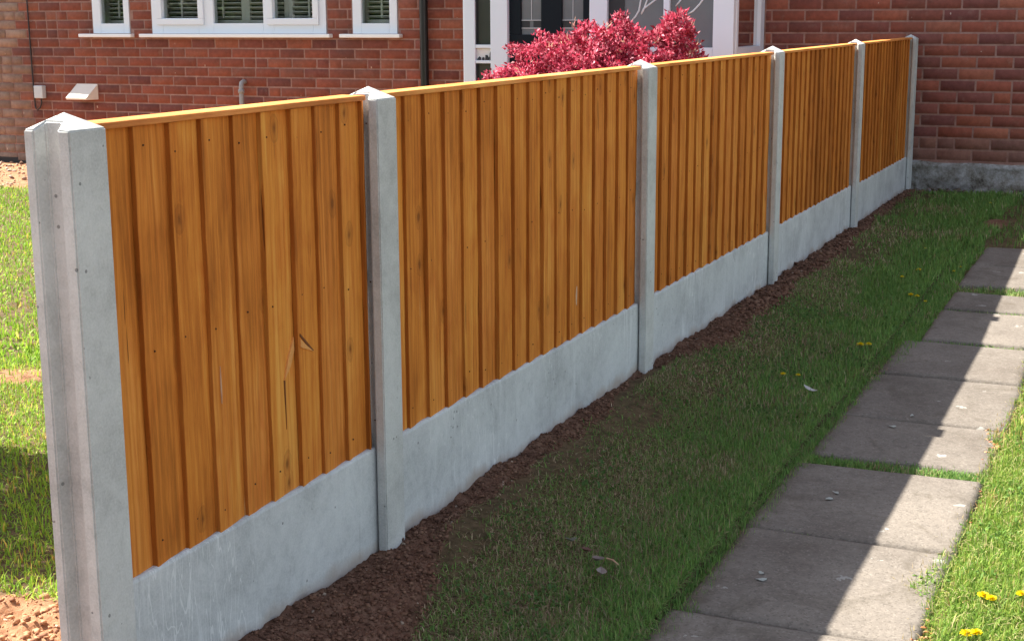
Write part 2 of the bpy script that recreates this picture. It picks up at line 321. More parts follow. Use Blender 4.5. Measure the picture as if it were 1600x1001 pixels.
# path: worn concrete slabs laid as one sheet of pieces
def path():
    V = []; F = []; tone = []
    slabs = [(-1.75, -1.17), (-1.16, -.57), (-.56, .02), (.03, .598), (.606, 1.168), (1.176, 1.765), (1.85, 2.303), (2.311, 2.905), (2.913, 3.462), (3.485, 4.045), (4.085, 4.43), (4.61, 5.12), (5.128, 5.66)]
    for k, (a, b) in enumerate(slabs):
        x0 = .600 + .10 * (a > 3.0) * .6 + random.uniform(-.008, .008) + .035 * min(1, max(0, a) / 3); x1 = PX1 + random.uniform(-.01, .01)
        nxx, nyy = 26, 28; tt = random.random(); dz = random.uniform(-.002, .002); tilt = random.uniform(-.003, .003); base = len(V)
        for j in range(nyy):
            for i in range(nxx):
                u = i / (nxx - 1); v = j / (nyy - 1); x = x0 + (x1 - x0) * u; y = a + (b - a) * v
                e = min(u * (x1 - x0), (1 - u) * (x1 - x0), v * (b - a), (1 - v) * (b - a))
                x += (fbm(np.array(x * 11.), np.array(y * 11.), 55) - .5) * .010 * (e < .02); y += (fbm(np.array(x * 13.), np.array(y * 13.), 56) - .5) * .007 * (e < .02)
                zz = float(Lz(np.array((a + b) / 2))) + (y - (a + b) / 2) * (.02 if a > 3 else 0) + dz + tilt * (u - .5) * 2 + (float(fbm(np.array(x * 5.), np.array(y * 5.), 60)) - .5) * .004 - (.006 if e < .001 else 0)
                V.append((x, y, zz)); tone.append(tt)
        for j in range(nyy - 1):
            for i in range(nxx - 1): q = base + j * nxx + i; F.append((q, q + 1, q + nxx + 1, q + nxx))
        # skirts
        ring = [base + i for i in range(nxx)] + [base + j * nxx + nxx - 1 for j in range(1, nyy)] + [base + (nyy - 1) * nxx + i for i in range(nxx - 2, -1, -1)] + [base + j * nxx for j in range(nyy - 2, 0, -1)]
        lo = len(V)
        for r in ring: x, y, z = V[r]; V.append((x, y, z - .05)); tone.append(tt)
        for q in range(len(ring)): q2 = (q + 1) % len(ring); F.append((ring[q], lo + q, lo + q2, ring[q2]))
    o = npmesh('path', V, F, M['slab'], smooth=False); set_float(o.data, 'tone', tone); tag(o, kind='structure')
path()

# ------------------------------------------------------------------ fence posts
POSTS = [(-.517, -.431), (.428, .512), (2.190, 2.277), (3.917, 4.002), (5.745, 5.832), (7.600, 7.686)]
ZT = [.9965, .9925, .9955, 1.001, .9975, .996]
def make_post(i):
    y0, y1 = POSTS[i]; yc = (y0 + y1) / 2; L = y1 - y0; W = .087; xc = -W / 2; d = .021
    bm = bmesh.new()
    s0, s1 = -.068, -.022; t0, t1 = -.061, -.029          # slot mouth / slot floor (tapered)
    base = [(-W, y0), (s0, y0), (t0, y0 + d), (t1, y0 + d), (s1, y0), (0, y0), (0, y1), (s1, y1), (t1, y1 - d), (t0, y1 - d), (s0, y1), (-W, y1)]
    zt = ZT[i]
    lo = [bm.verts.new((x, y, -.45)) for x, y in base]; hi = [bm.verts.new((x, y, zt)) for x, y in base]
    n = len(base)
    for k in range(n): bm.faces.new((lo[k], lo[(k + 1) % n], hi[(k + 1) % n], hi[k]))
    bm.faces.new(lo[::-1]); top = bm.faces.new(hi)
    for dx, dy in ((W, L), (W, -L)):
        geom = [f for f in bm.faces if all(abs(v.co.z - zt) < 1e-5 for v in f.verts)]
        geom += list({e for f in geom for e in f.edges}) + list({v for f in geom for v in f.verts})
        bmesh.ops.bisect_plane(bm, geom=geom, plane_co=(xc, yc, zt), plane_no=(dy, -dx, 0), dist=1e-6)
    for v in bm.verts:
        if v.co.z > zt - 1e-4:
            m_ = max(abs(v.co.x - xc) / (W / 2), abs(v.co.y - yc) / (L / 2)); v.co.z = zt + .024 * (1 - m_)
    bmesh.ops.bevel(bm, geom=[e for e in bm.edges if e.calc_face_angle(0) > .25 and max(v.co.z for v in e.verts) > -.4], offset=.0024, segments=2, affect='EDGES', clamp_overlap=True)
    o = frombm('fence_post', bm, M['post'])
    o.data.polygons.foreach_set('use_smooth', [False] * len(o.data.polygons))
    o.rotation_euler = (0, 0, 0)
    return o
PL = ['nearest concrete post with an empty open slot facing the camera', 'second concrete post, between the short nearest panel and the long second panel',
      'third concrete post, between the second and third orange panels', 'fourth concrete post, between the third and fourth orange panels',
      'fifth concrete post, between the fourth panel and the last panel', 'last thin looking concrete post standing against the brick house wall']
for i in range(6): tag(make_post(i), PL[i], 'post', 'grey slotted concrete fence posts')

# ------------------------------------------------------------------ gravel boards + panels
BL = ['nearest grey concrete gravel board with white drip runs, half out of frame at the bottom', 'long grey gravel board with white drips between second and third posts',
      'grey gravel board under the third panel with faint vertical streaks', 'grey gravel board between the fourth and fifth posts', 'short looking farthest gravel board beside the house wall']
def gravel(i):
    ya = POSTS[i][1] - .012; yb = POSTS[i + 1][0] + .010; n = max(8, int((yb - ya) / .018)); V = []; F = []
    ztop = .240 - (.012 if i == 4 else 0) + random.uniform(-.002, .002); rows = [-.25, -.1, -.05, 0, .05, .1, .15, .2, ztop - .007, ztop - .002, ztop]
    prof = [(-.028, z) for z in rows[:-2]] + [(-.030, rows[-2]), (-.034, ztop)] + [(-.058, ztop), (-.062, ztop - .004), (-.062, -.25)]
    for j in range(n + 1):
        y = ya + (yb - ya) * j / n
        for (x, z) in prof:
            q = (float(fbm(np.array(y * 7.), np.array(z * 7. + i * 9), 90)) - .5)
            V.append((x + q * .0030, y, z + (.0022 * (float(vn(np.array(y * 40.), np.array(i * 3.), 91)) - .5) if z > .2 else 0)))
    m_ = len(prof)
    for j in range(n):
        for k in range(m_): a = j * m_ + k; b = j * m_ + (k + 1) % m_; F.append((a, b, b + m_, a + m_))
    o = mesh('gravel_board', V, F + [tuple(range(m_))[::-1], tuple(n * m_ + k for k in range(m_))], M['gravel'])
    tag(o, BL[i], 'gravel board', 'concrete gravel boards along the fence foot')
QL = ['nearest narrow orange featheredge panel with a raised split knot', 'long orange featheredge panel between second and third posts with a pale scuff', 'third orange featheredge panel, under the right end of the pink shrub',
      'fourth orange featheredge panel with dark knots', 'farthest orange panel, dark and knotty, against the house wall']
NAIL = []
STARTS0 = [-0.4334, -0.3284, -0.2354, -0.1447, -0.0487, 0.0415, 0.142, 0.2303, 0.3277, 0.4178]
def panel(i):
    ya = POSTS[i][1] - .016; yb = POSTS[i + 1][0] + .016; vis_a = POSTS[i][1]; vis_b = POSTS[i + 1][0]
    root = empty('closeboard_fence', (-.045, (ya + yb) / 2, .235)); tag(root, QL[i], 'fence panel', 'orange stained featheredge fence panels')
    inv = Vector((.045, -(ya + yb) / 2, -.235))
    V = []; F = []; off = []; tone = []; edge = []
    zb0 = .240 if i < 4 else .228; pitch = .0985; y = vis_b - .098; starts = []
    if i == 0: starts = STARTS0[::-1]; y = -9
    while y > ya - .097: starts.append(y); y -= pitch * random.uniform(.965, 1.035)
    for k, ys_ in enumerate(starts):
        y0 = max(ys_, ya); y1 = ys_ + .118 if k else yb
        if y1 - y0 < .012: continue
        y1 = min(y1, yb)
        zt = .9885; zb = zb0 - .0035 + random.uniform(0, .003); o3 = (random.uniform(-9, 9), random.uniform(-9, 9), random.uniform(-9, 9)); tn = random.random()
        xo = random.uniform(-.0012, .0012); warp = random.uniform(-1, 1); full = ys_ >= ya
        xt = -.0305 + xo; xn = -.0425 + xo                  # thick edge (near) stands out, thin far edge tucks under the next board
        if not full: xt -= .0025
        nz = 22; nu = 7
        b0 = len(V)
        for a in range(nz + 1):
            z = zb + (zt - zb) * a / nz
            for u in range(nu):
                # thick edge arris, face, thin edge
                yy = [y0 + .0002, y0 + .0005, y0 + .0016, y0 + (y1 - y0) * .35, y0 + (y1 - y0) * .65, y1 - .004, y1][u]
                fx = [xt - .0105, xt - .0011, xt, xt + (xn - xt) * .33, xt + (xn - xt) * .62, xn + .001, xn - .0015][u]
                wv = .0011 * (float(vn(np.array(z * 4. + k * 7.7), np.array(u * .6 + i * 5), 12)) - .5) * 2 + .0007 * (float(vn(np.array(z * 22. + k * 3.1), np.array(u * 1.3), 13)) - .5) * 2
                ew = .0016 * (float(vn(np.array(z * 3. + k * 5.), np.array(i * 2.), 14)) - .5) * 2 + .0009 * (float(vn(np.array(z * 17. + k * 5.), np.array(i * 2.), 15)) - .5) * 2
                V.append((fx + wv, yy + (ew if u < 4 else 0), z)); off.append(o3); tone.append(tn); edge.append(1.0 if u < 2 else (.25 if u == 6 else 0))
        for a in range(nz):
            for u in range(nu - 1): q = b0 + a * nu + u; F.append((q, q + 1, q + nu + 1, q + nu))
        # back face
        c0 = len(V)
        for a in (0, nz):
            z = zb + (zt - zb) * a / nz
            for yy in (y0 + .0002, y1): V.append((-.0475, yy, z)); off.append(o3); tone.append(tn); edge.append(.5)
        F.append((c0, c0 + 2, c0 + 3, c0 + 1))
        F.append((b0, b0 + nu * nz, c0 + 2, c0)) ; F.append(tuple([c0, c0 + 1] + [b0 + u for u in range(nu - 1, -1, -1)])); 
    if True:
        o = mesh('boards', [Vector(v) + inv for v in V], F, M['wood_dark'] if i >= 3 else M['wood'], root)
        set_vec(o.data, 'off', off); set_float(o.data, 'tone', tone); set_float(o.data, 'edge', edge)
    # capping rail
    bm = bmesh.new(); box(bm, -.083, -.0255, vis_a + .001, vis_b - .001, .9895, 1.0005, bev=.0022)
    for v in bm.verts: v.co += inv; 
    cp = frombm('capping', bm, M['cap'], root); n = len(cp.data.vertices)
    o3 = (random.uniform(-9, 9),) * 3; set_vec(cp.data, 'off', [o3] * n); set_float(cp.data, 'tone', [.6 + random.uniform(-.2, .3)] * n)
    # back rails
    for z in (.238 if i < 4 else .226, .60, .93):
        bm = bmesh.new(); box(bm, -.062, -.0485, ya + .002, yb - .002, z, z + .034, bev=.002)
        for v in bm.verts: v.co += inv
        frombm('rail', bm, M['rail'], root)
    # nail heads
    if i < 3:
        if not NAIL:
            bm = bmesh.new(); bmesh.ops.create_cone(bm, cap_ends=True, segments=8, radius1=.0019, radius2=.0016, depth=.0016, matrix=Matrix.Rotation(math.pi / 2, 4, 'Y')); mm = bpy.data.meshes.new('nail'); bm.to_mesh(mm); bm.free(); mm.materials.append(M['rail_dark']); NAIL.append(mm)
        for k, ys_ in enumerate(starts):
            if ys_ < vis_a: continue
            for z in (.945, .615, .287):
                yy = ys_ + .022 + random.uniform(-.006, .006); zz = z + random.uniform(-.012, .012)
                nl = bpy.data.objects.new('nail', NAIL[0]); col.objects.link(nl); nl.parent = root; nl.location = Vector((-.0300 - .0118 * (yy - ys_) / .118, yy, zz)) + inv
    def sliver(nm, pts, mat, lift):
        def fx(y_): q = max([w_ for w_ in starts if w_ <= y_] or [starts[-1]]); return -.0305 - .0118 * (y_ - q) / .118
        n_ = len(pts); Vf = [Vector((fx(y_) + lift + .0012, y_, z_)) + inv for y_, z_ in pts]; Vb = [Vector((fx(y_) - .004, y_, z_)) + inv for y_, z_ in pts]
        o = mesh(nm, Vf + Vb, [tuple(range(n_))] + [(k, k + n_, (k + 1) % n_ + n_, (k + 1) % n_) for k in range(n_)], mat, root)
        set_vec(o.data, 'off', [(1, 2, 3)] * (2 * n_)); set_float(o.data, 'tone', [.9] * (2 * n_)); set_float(o.data, 'edge', [0.0] * (2 * n_))
    if i == 0:       # split knot: lifted slivers and the dark crack above them
        sliver('splinter', [(.094, .470), (.112, .508), (.138, .546), (.1385, .520), (.122, .492)], M['splint'], .0012)
        sliver('splinter', [(.1485, .541), (.172, .524), (.2045, .5035), (.1485, .524)], M['splint'], .0012)
        sliver('crack', [(.149, .551), (.178, .5285), (.2065, .505), (.200, .506), (.172, .5265), (.149, .546)], M['split'], .0008)
        sliver('crack', [(.0935, .469), (.0955, .42), (.0965, .37), (.0972, .42), (.0975, .468)], M['split'], .0003)
        sliver('splinter', [(-.118, .545), (-.1165, .50), (-.1175, .475), (-.120, .51)], M['scuff'], .0004)
    if i == 1: sliver('scuff', [(1.660, .384), (1.667, .386), (1.668, .36), (1.664, .328), (1.655, .335), (1.652, .362)], M['scuff'], .0003)
def onface(y, z, d): return (-.0325 + d, y, z)
for i in range(5): gravel(i); panel(i)

# ------------------------------------------------------------------ house
WY = 7.716
house = empty('brick_house', (-3, WY, 0)); tag(house, 'red brick house with white windows and a glazed white porch behind the fence', 'house')
hv = Vector((3, -WY, 0))
def hobj(name, lst, mat, parent=house, bev=.003):
    bm = bmesh.new()
    for b in lst: box(bm, *b, bev=bev)
    for v in bm.verts: v.co += hv
    return frombm(name, bm, mat, parent)
WIN = [(-6.711, -6.331, 1.022, 2.12), (-6.110, -4.463, 1.020, 2.12), (-4.235, -3.843, 1.020, 2.12)]
PORCH = (-2.93, -1.03)
REDS = np.array([(.165, .050, .032), (.150, .046, .030), (.185, .060, .036), (.130, .042, .032), (.115, .040, .033), (.205, .075, .046), (.075, .030, .030), (.155, .058, .040), (.10, .038, .034)])
def brickwork():
    V = []; F = []; C = []
    r = random.Random(5)
    def brick(xa, xb, za, zb, c, y=WY, ax='x'):
        d = .003; j = lambda s=.0012: r.uniform(-s, s); b = len(V); pr = r.uniform(-.0012, .0012)
        for (x, z) in ((xa, za), (xb, za), (xb, zb), (xa, zb)): V.append((x, y + .006, z))
        for (x, z) in ((xa + d, za + d), (xb - d, za + d), (xb - d, zb - d), (xa + d, zb - d)): V.append((x + j(), y - pr + j(.00012), z + j()))
        for k in range(4): F.append((b + k, b + (k + 1) % 4, b + 4 + (k + 1) % 4, b + 4 + k))
        F.append((b + 4, b + 5, b + 6, b + 7)); C.extend([c] * 8)
    def blocked(x, za, zb):
        for (a, b, c, d) in WIN:
            if a < x < b and zb > c - .012 and za < d: return (a, b)
        if PORCH[0] < x < PORCH[1] and za < 2.3: return PORCH
    for side, (X0, X1, ph) in enumerate([(-9.2, -1.98, -.049), (-1.98, 5.0, 0)]):
        k = 16
        z = 1.1777 + ph - .075 * 16
        row = 0
        while z < 4.9:
            za, zb = z + .005, z + .070
            if side == 1 and zb < .205: z += .075; row += 1; continue
            if zb < -.14: z += .075; row += 1; continue
            if side == 1: x = .1443 - .225 * 10 - (.1125 if row % 2 == 0 else 0)
            else: x = X0 + (.1125 if row % 2 else 0) + r.uniform(-.03, .03)
            half = False
            while x < X1:
                if half: Lb = .1025; half = False
                elif r.random() < (.08 if side == 0 else .04): Lb = .1025; half = True
                else: Lb = .215
                xa, xb = x + .005, x + .005 + Lb; x = xb + .005
                xa = max(xa, X0); xb = min(xb, X1)
                ba = blocked(xa + .001, za, zb); bb = blocked(xb - .001, za, zb); bmid = blocked((xa + xb) / 2, za, zb)
                if ba and bb: continue
                if ba: xa = ba[1] + .008
                if bb: xb = bb[0] - .008
                if bmid and not ba and not bb: continue
                if xb - xa < .02: continue
                c = REDS[r.choice([0, 0, 0, 1, 1, 1, 2, 2, 3, 3, 4, 5, 7, 7, 8, 6 if r.random() < .55 else 1])] * r.uniform(.88, 1.12)
                if side == 1: c = REDS[r.choice([0, 1, 2, 3, 3, 4, 5, 7, 4, 8, 8, 6])] * r.uniform(.88, 1.12)
                if side == 1 and za < .34: c = c * .55 + np.array((.085, .075, .06)) * .5 * (1 + (za < .27) * r.uniform(0, .6))
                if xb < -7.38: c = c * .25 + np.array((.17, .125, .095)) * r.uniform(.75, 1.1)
                if side == 0 and za < .12: c = c * .4 + np.array((.16, .14, .12)) * .6 * r.uniform(.6, 1.1)
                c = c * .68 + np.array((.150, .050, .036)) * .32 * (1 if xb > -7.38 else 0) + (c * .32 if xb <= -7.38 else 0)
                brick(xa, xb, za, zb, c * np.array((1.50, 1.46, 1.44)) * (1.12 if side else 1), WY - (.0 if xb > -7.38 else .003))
            z += .075; row += 1
    o = npmesh('brickwork', np.array(V) + np.array(hv), F, M['brick'], house); set_color(o.data, 'tint', C)
brickwork()
def wall_sheet():   # mortar bed with real openings
    xsx = sorted({-9.2, 5.0} | {q for a, b, c, d in WIN for q in (a, b)}); xsx = sorted(set(xsx) | set(PORCH)); zs = sorted({-.3, 5.2, 2.3} | {q for a, b, c, d in WIN for q in (c, d)})
    bm = bmesh.new()
    for xa, xb in zip(xsx, xsx[1:]):
        for za, zb in zip(zs, zs[1:]):
            xm, zm = (xa + xb) / 2, (za + zb) / 2
            if any(a < xm < b and c < zm < d for a, b, c, d in WIN) or (PORCH[0] < xm < PORCH[1] and zm < 2.3): continue
            box(bm, xa, xb, WY + .004, WY + .27, za, zb)
    bmesh.ops.remove_doubles(bm, verts=bm.verts, dist=1e-5)
    inner = [f for f in bm.faces if len(f.edges) and all(len(e.link_faces) > 2 for e in f.edges) and False]
    for v in bm.verts: v.co += hv
    frombm('wall', bm, M['mortar'], house)
wall_sheet()
hobj('side_wall', [(-9.2, -8.93, WY + .28, WY + 6.5, -.3, 5.2)], M['mortar']); hobj('side_wall', [(4.73, 5.0, WY + .28, WY + 6.5, -.3, 5.2)], M['mortar'])
hobj('rear_wall', [(-8.92, 4.72, WY + 6.2, WY + 6.48, -.3, 5.2)], M['mortar'])
rv = [(-9.5, WY - .12, 5.15), (5.3, WY - .12, 5.15), (5.3, WY + 3.3, 7.2), (-9.5, WY + 3.3, 7.2), (-9.5, WY + 6.8, 5.15), (5.3, WY + 6.8, 5.15)]
mesh('roof', [Vector(v) + hv for v in rv], [(0, 1, 2, 3), (3, 2, 5, 4), (0, 3, 4), (1, 5, 2), (0, 4, 5, 1)], M['rooftile'], house)
# rough plinth, right of the fence and a dark painted shadow gap at the left
def wall_foot(x0, x1, ztop, seed, out, name):
    nxx = int((x1 - x0) / .018); nzz = 24; V = []; F = []
    for j in range(nzz + 1):
        for i in range(nxx + 1):
            x = x0 + (x1 - x0) * i / nxx; z = -.2 + (ztop + .2) * j / nzz; t_ = j / nzz
            a = np.array(x); b = np.array(z)
            lump = float(fbm(a * 7, b * 11, seed, 5) - .5) * .11 * max(.12, min(1, (ztop - .075 - z) / .08)) + float(np.floor(vn(a * 3.3 + np.floor(b * 13) * .7, np.floor(b * 13), seed + 2) * 4)) * .003
            jn = (abs(((x * 2.4 + (int(z * 13) % 2) * .5) % 1) - .5) < .02) * .008 * (z > ztop - .085)
            y = WY - out - lump + jn
            if j == nzz: y = WY + .01
            V.append((x, y, z + (float(vn(a * 5, a * 0, seed + 5)) - .5) * .02 * (t_ > .9)))
    for j in range(nzz):
        for i in range(nxx): q = j * (nxx + 1) + i; F.append((q, q + 1, q + nxx + 2, q + nxx + 1))
    npmesh(name, np.array(V) + np.array(hv), F, M['wall_foot'], house)
wall_foot(-1.02, 5.0, .200, 200, .018, 'wall_foot'); hobj('wall_foot', [(-9.2, -2.94, WY - .002, WY + .003, -.3, -.035)], M['room'])  # second box: dark strip standing in for the shadow gap under the bricks

def window(x0, x1, z0, z1, glasses, sashes, name='window'):
    fr = hobj(name, [], M['upvc']) if False else None
    bm = bmesh.new(); yf = WY - .004; yb = WY + .06
    # outer frame bars fill everything but glass; butt jointed
    gl = sorted(glasses)
    edges = [x0 + .004] + [q for g in gl for q in g[:2]] + [x1 - .004]
    for k in range(0, len(edges), 2): box(bm, edges[k], edges[k + 1], yf, yb, z0, z1, bev=.003)
    for g in gl:
        box(bm, g[0] + .0005, g[1] - .0005, yf, yb, z0, g[2], bev=.003); box(bm, g[0] + .0005, g[1] - .0005, yf, yb, z1 - .07, z1, bev=.003)
    for v in bm.verts: v.co += hv
    fr = frombm(name, bm, M['upvc'], house)
    for s in sashes:   # raised sash frame
        a, b, c, d = s; wv = .052
        boxes_ = [(a, b, yf - .016, yf - .0005, c, c + wv - .004), (a, b, yf - .016, yf - .0005, d - wv, d), (a, a + wv, yf - .016, yf - .0005, c + wv - .003, d - wv - .001), (b - wv, b, yf - .016, yf - .0005, c + wv - .003, d - wv - .001)]
        bm = bmesh.new()
        for q in boxes_: box(bm, *q, bev=.004)
        for v in bm.verts: v.co += hv
        frombm('sash', bm, M['upvc'], fr)
    for g in gl:
        bm = bmesh.new(); box(bm, g[0] - .003, g[1] + .003, WY + .018, WY + .024, g[2] - .003, z1 - .068)
        for v in bm.verts: v.co += hv
        frombm('pane', bm, M['glass'], fr)
    # shutters: stiles + louvres behind glass
    bm = bmesh.new(); a, b = x0 + .02, x1 - .02; ysx = WY + .13; n = max(1, round((b - a) / .42)); wd = (b - a) / n
    for k in range(n):
        p0, p1 = a + k * wd, a + (k + 1) * wd
        for q in ((p0, p0 + .040), (p1 - .040, p1)): box(bm, q[0] + .001, q[1] - .001, ysx, ysx + .028, z0 + .02, z1 - .02)
        box(bm, p0 + .04, p1 - .04, ysx + .001, ysx + .027, z0 + .02, z0 + .105)
        box(bm, (p0 + p1) / 2 - .007, (p0 + p1) / 2 + .007, ysx - .022, ysx - .012, z0 + .12, z1 - .08)
        z = z0 + .125
        while z < z1 - .1:
            bmv = len(bm.verts); r_ = bmesh.ops.create_cube(bm, size=1.0)['verts']
            for v in r_:
                lx, ly, lz = v.co; ly *= .050; lz *= .0075; an = math.radians(-18)
                v.co = Vector(((p0 + p1) / 2 + lx * (wd - .085), ysx + .014 + ly * math.cos(an) - lz * math.sin(an), z + ly * math.sin(an) + lz * math.cos(an)))
            z += .036
    for v in bm.verts: v.co += hv
    frombm('shutter', bm, M['louvre'], fr)
    # dark room box
    bm = bmesh.new(); box(bm, x0 - .1, x1 + .1, WY + .29, WY + 1.2, z0 - .3, z1 + .3)
    for v in bm.verts: v.co += hv
    frombm('room', bm, M['room'], fr)
window(*WIN[0], [(-6.626, -6.39, 1.101)], [])
window(*WIN[1], [(-5.996, -5.646, 1.141), (-5.506, -5.036, 1.100), (-4.940, -4.579, 1.138)], [(-6.05, -5.592, 1.09, 2.07), (-4.993, -4.526, 1.088, 2.07)])
window(*WIN[2], [(-4.156, -3.912, 1.097)], [])
for a, b in ((-6.828, -6.294), (-6.210, -4.413), (-4.328, -3.805)):
    hobj('sill', [(a, b, WY - .052, WY + .03, .990, 1.018)], M['sill'], bev=.006)

# porch
PYf = 6.95
def P(name, lst, mat, parent=None, bev=.003): return hobj(name, lst, mat, parent or porch, bev)
porch = hobj('porch', [(-2.93, -2.71, PYf + .01, WY + .1, -.25, .42), (-2.7, -1.06, PYf + .012, PYf + .11, -.25, .42)], M['mortar'], house)
top = 2.15; y0, y1 = PYf, PYf + .06
P('porch_frame', [(-2.930, -2.842, y0, y1, .42, top), (-2.725, -2.600, y0 - .002, y1, .42, top), (-2.8415, -2.7255, y0 + .004, y1, .935, .958), (-2.8415, -2.7255, y0 + .004, y1, .833, .853), (-2.8415, -2.7255, y0 + .004, y1, .42, .48),
                  (-2.009, -1.886, y0 - .002, y1, .42, top), (-1.885, -1.171, y0 + .002, y1, .42, .945), (-1.170, -1.035, y0, y1, .42, top), (-1.503, -1.462, y0 + .006, y1, .9455, top), (-2.93, -1.03, y0 - .012, y1 + .01, top + .0005, top + .12)], M['upvc'])
P('porch_roof', [(-3.0, -.97, PYf - .1, WY, top + .121, top + .2)], M['rooftile'])
P('side_pane', [(-2.8415, -2.7255, y0 + .03, y0 + .036, .9585, top)], M['glass_dark']); P('side_pane', [(-2.8415, -2.7255, y0 + .03, y0 + .036, .4805, .8325)], M['glass_dark'])
P('gasket', [(-2.841, -2.832, y0 + .012, y0 + .029, .959, top), (-2.841, -2.832, y0 + .012, y0 + .029, .481, .832), (-2.831, -2.726, y0 + .012, y0 + .029, .959, .964)], M['dark_gasket'], bev=0)
lp = P('letter_plate', [(-2.8415, -2.7255, y0 + .022, y0 + .029, .8535, .9345)], M['frost'])
def silh(name, pts):
    bm = bmesh.new(); f = [bm.verts.new(Vector((x, y0 + .0215, z)) + hv) for x, z in pts]; fc = bm.faces.new(f)
    r_ = bmesh.ops.extrude_face_region(bm, geom=[fc]); [setattr(v, 'co', v.co + Vector((0, -.006, 0))) for v in r_['geom'] if isinstance(v, bmesh.types.BMVert)]
    frombm(name, bm, M['dark_gasket'], lp)
sx = -2.8415
silh('dark_shape', [(sx + .006, .855), (sx + .036, .855), (sx + .034, .872), (sx + .024, .878), (sx + .014, .868)])
silh('dark_shape', [(sx + .044, .855), (sx + .060, .855), (sx + .061, .870), (sx + .053, .875), (sx + .045, .868)])
silh('dark_shape', [(sx + .068, .855), (sx + .096, .855), (sx + .097, .876), (sx + .090, .872), (sx + .084, .888), (sx + .070, .889), (sx + .069, .872)])
silh('dark_shape', [(sx + .101, .855), (sx + .115, .855), (sx + .115, .905), (sx + .108, .912), (sx + .102, .900)])
door = P('door', [(-2.598, -2.0105, y0 + .03, y0 + .075, .25, 1.024), (-2.598, -2.514, y0 + .03, y0 + .075, 1.0245, top), (-2.366, -2.217, y0 + .03, y0 + .075, 1.0245, top), (-2.065, -2.0105, y0 + .03, y0 + .075, 1.0245, top)], M['door'])
P('door_threshold', [(-2.599, -2.01, y0, y1, .2, .2495)], M['upvc'])
for a, b in ((-2.5135, -2.3665), (-2.2165, -2.0655)):
    pn = P('door_pane', [(a, b, y0 + .045, y0 + .050, 1.0248, top)], M['glass_obscure'], door)
    c = (a + b) / 2
    P('lead_strip', [(a, b, y0 + .041, y0 + .0445, 1.118, 1.122), (a, b, y0 + .041, y0 + .0445, 1.066, 1.070), (c - .0015, c + .0015, y0 + .0412, y0 + .0445, 1.1225, top)], M['lead'], pn, bev=0)
    P('dark_square', [(a + .004, c - .014, y0 + .042, y0 + .0447, 1.073, 1.115), (c + .014, b - .004, y0 + .042, y0 + .0447, 1.073, 1.115)], M['dark_gasket'], pn, bev=0)
bp1 = P('bay_pane', [(-1.885, -1.5035, y0 + .03, y0 + .036, .9455, top)], M['glass_obscure']); bp2 = P('bay_pane', [(-1.4615, -1.1705, y0 + .03, y0 + .036, .9455, top)], M['glass_obscure'])
P('dark_curtain', [(-1.880, -1.775, y0 + .0245, y0 + .0295, .95, top)], M['dark_gasket'], bp1, bev=0)
def streak(pts, par):
    bm = bmesh.new(); tube(bm, [Vector((x, y0 + .029, z)) + hv for x, z in pts], [.0035] + [.006] * (len(pts) - 2) + [.002], 6)
    for v in bm.verts: v.co.y = hv.y + y0 + .029 + (v.co.y - hv.y - y0 - .029) * .25
    frombm('etched_stem', bm, M['lead'], par, True)
streak([(-1.724, 1.118), (-1.70, 1.14), (-1.675, 1.18), (-1.665, 1.24), (-1.66, 1.34)], bp1)
streak([(-1.66, 1.16), (-1.645, 1.19), (-1.61, 1.215), (-1.56, 1.25), (-1.535, 1.31)], bp1); streak([(-1.66, 1.155), (-1.648, 1.175), (-1.625, 1.235), (-1.60, 1.30)], bp1)
streak([(-1.345, 1.155), (-1.31, 1.175), (-1.27, 1.215), (-1.235, 1.265), (-1.22, 1.32)], bp2); streak([(-1.43, 1.205), (-1.41, 1.225), (-1.39, 1.25), (-1.375, 1.29)], bp2)
# return side of the porch, facing +x
xr = -1.03
P('side_frame', [(xr - .05, xr, y0 + .0605, y0 + .105, .42, top), (xr - .05, xr, WY - .10, WY - .001, .42, top), (xr - .05, xr - .001, y0 + .1055, WY - .1005, .42, .945)], M['upvc'])
P('side_base', [(xr - .09, xr - .004, y0 + .111, WY - .001, -.25, .4195)], M['mortar'])
P('return_pane', [(xr - .03, xr - .024, y0 + .1055, WY - .1005, .9455, top)], M['glass_mirror'])
P('porch_back', [(-2.9, -1.09, WY + .02, WY + .1, -.2, 2.29)], M['room'])
# downpipe, hood, meter box, cable, small pipe
bm = bmesh.new(); tube(bm, [Vector((-3.60, WY - .045, z)) + hv for z in (-.12, .4, 1.0, 2.0, 3.5, 5.1)], .032, 20)
for z in (.55, 2.2):
    box(bm, -3.66 + hv.x, -3.54 + hv.x, WY - .03 + hv.y, WY - .001 + hv.y, z, z + .03)
frombm('downpipe', bm, M['black'], house, False)
bm = bmesh.new()
hx0, hx1 = -6.94, -6.70
V8 = [(hx0 + .02, WY - .01, .592), (hx1 - .0, WY - .01, .592), (hx1 - .035, WY - .115, .492), (hx0 - .012, WY - .115, .492), (hx0 - .012, WY - .108, .477), (hx1 - .035, WY - .108, .477), (hx1, WY - .001, .477), (hx0 + .02, WY - .001, .477), (hx0 + .02, WY - .001, .605), (hx1, WY - .001, .605)]
vs = [bm.verts.new(Vector(v) + hv) for v in V8]
for f in ((0, 3, 2, 1), (3, 4, 5, 2), (8, 0, 1, 9), (1, 2, 5, 6, 9), (0, 8, 7, 4, 3)): bm.faces.new([vs[k] for k in f])
bmesh.ops.bevel(bm, geom=[e for e in bm.edges if len(e.link_faces) == 2], offset=.003, segments=2, affect='EDGES')
frombm('vent_hood', bm, M['hood'], house)
mb = hobj('meter_box', [(-7.345, -7.252, WY - .05, WY - .001, .478, .585)], M['meter'], bev=.008)
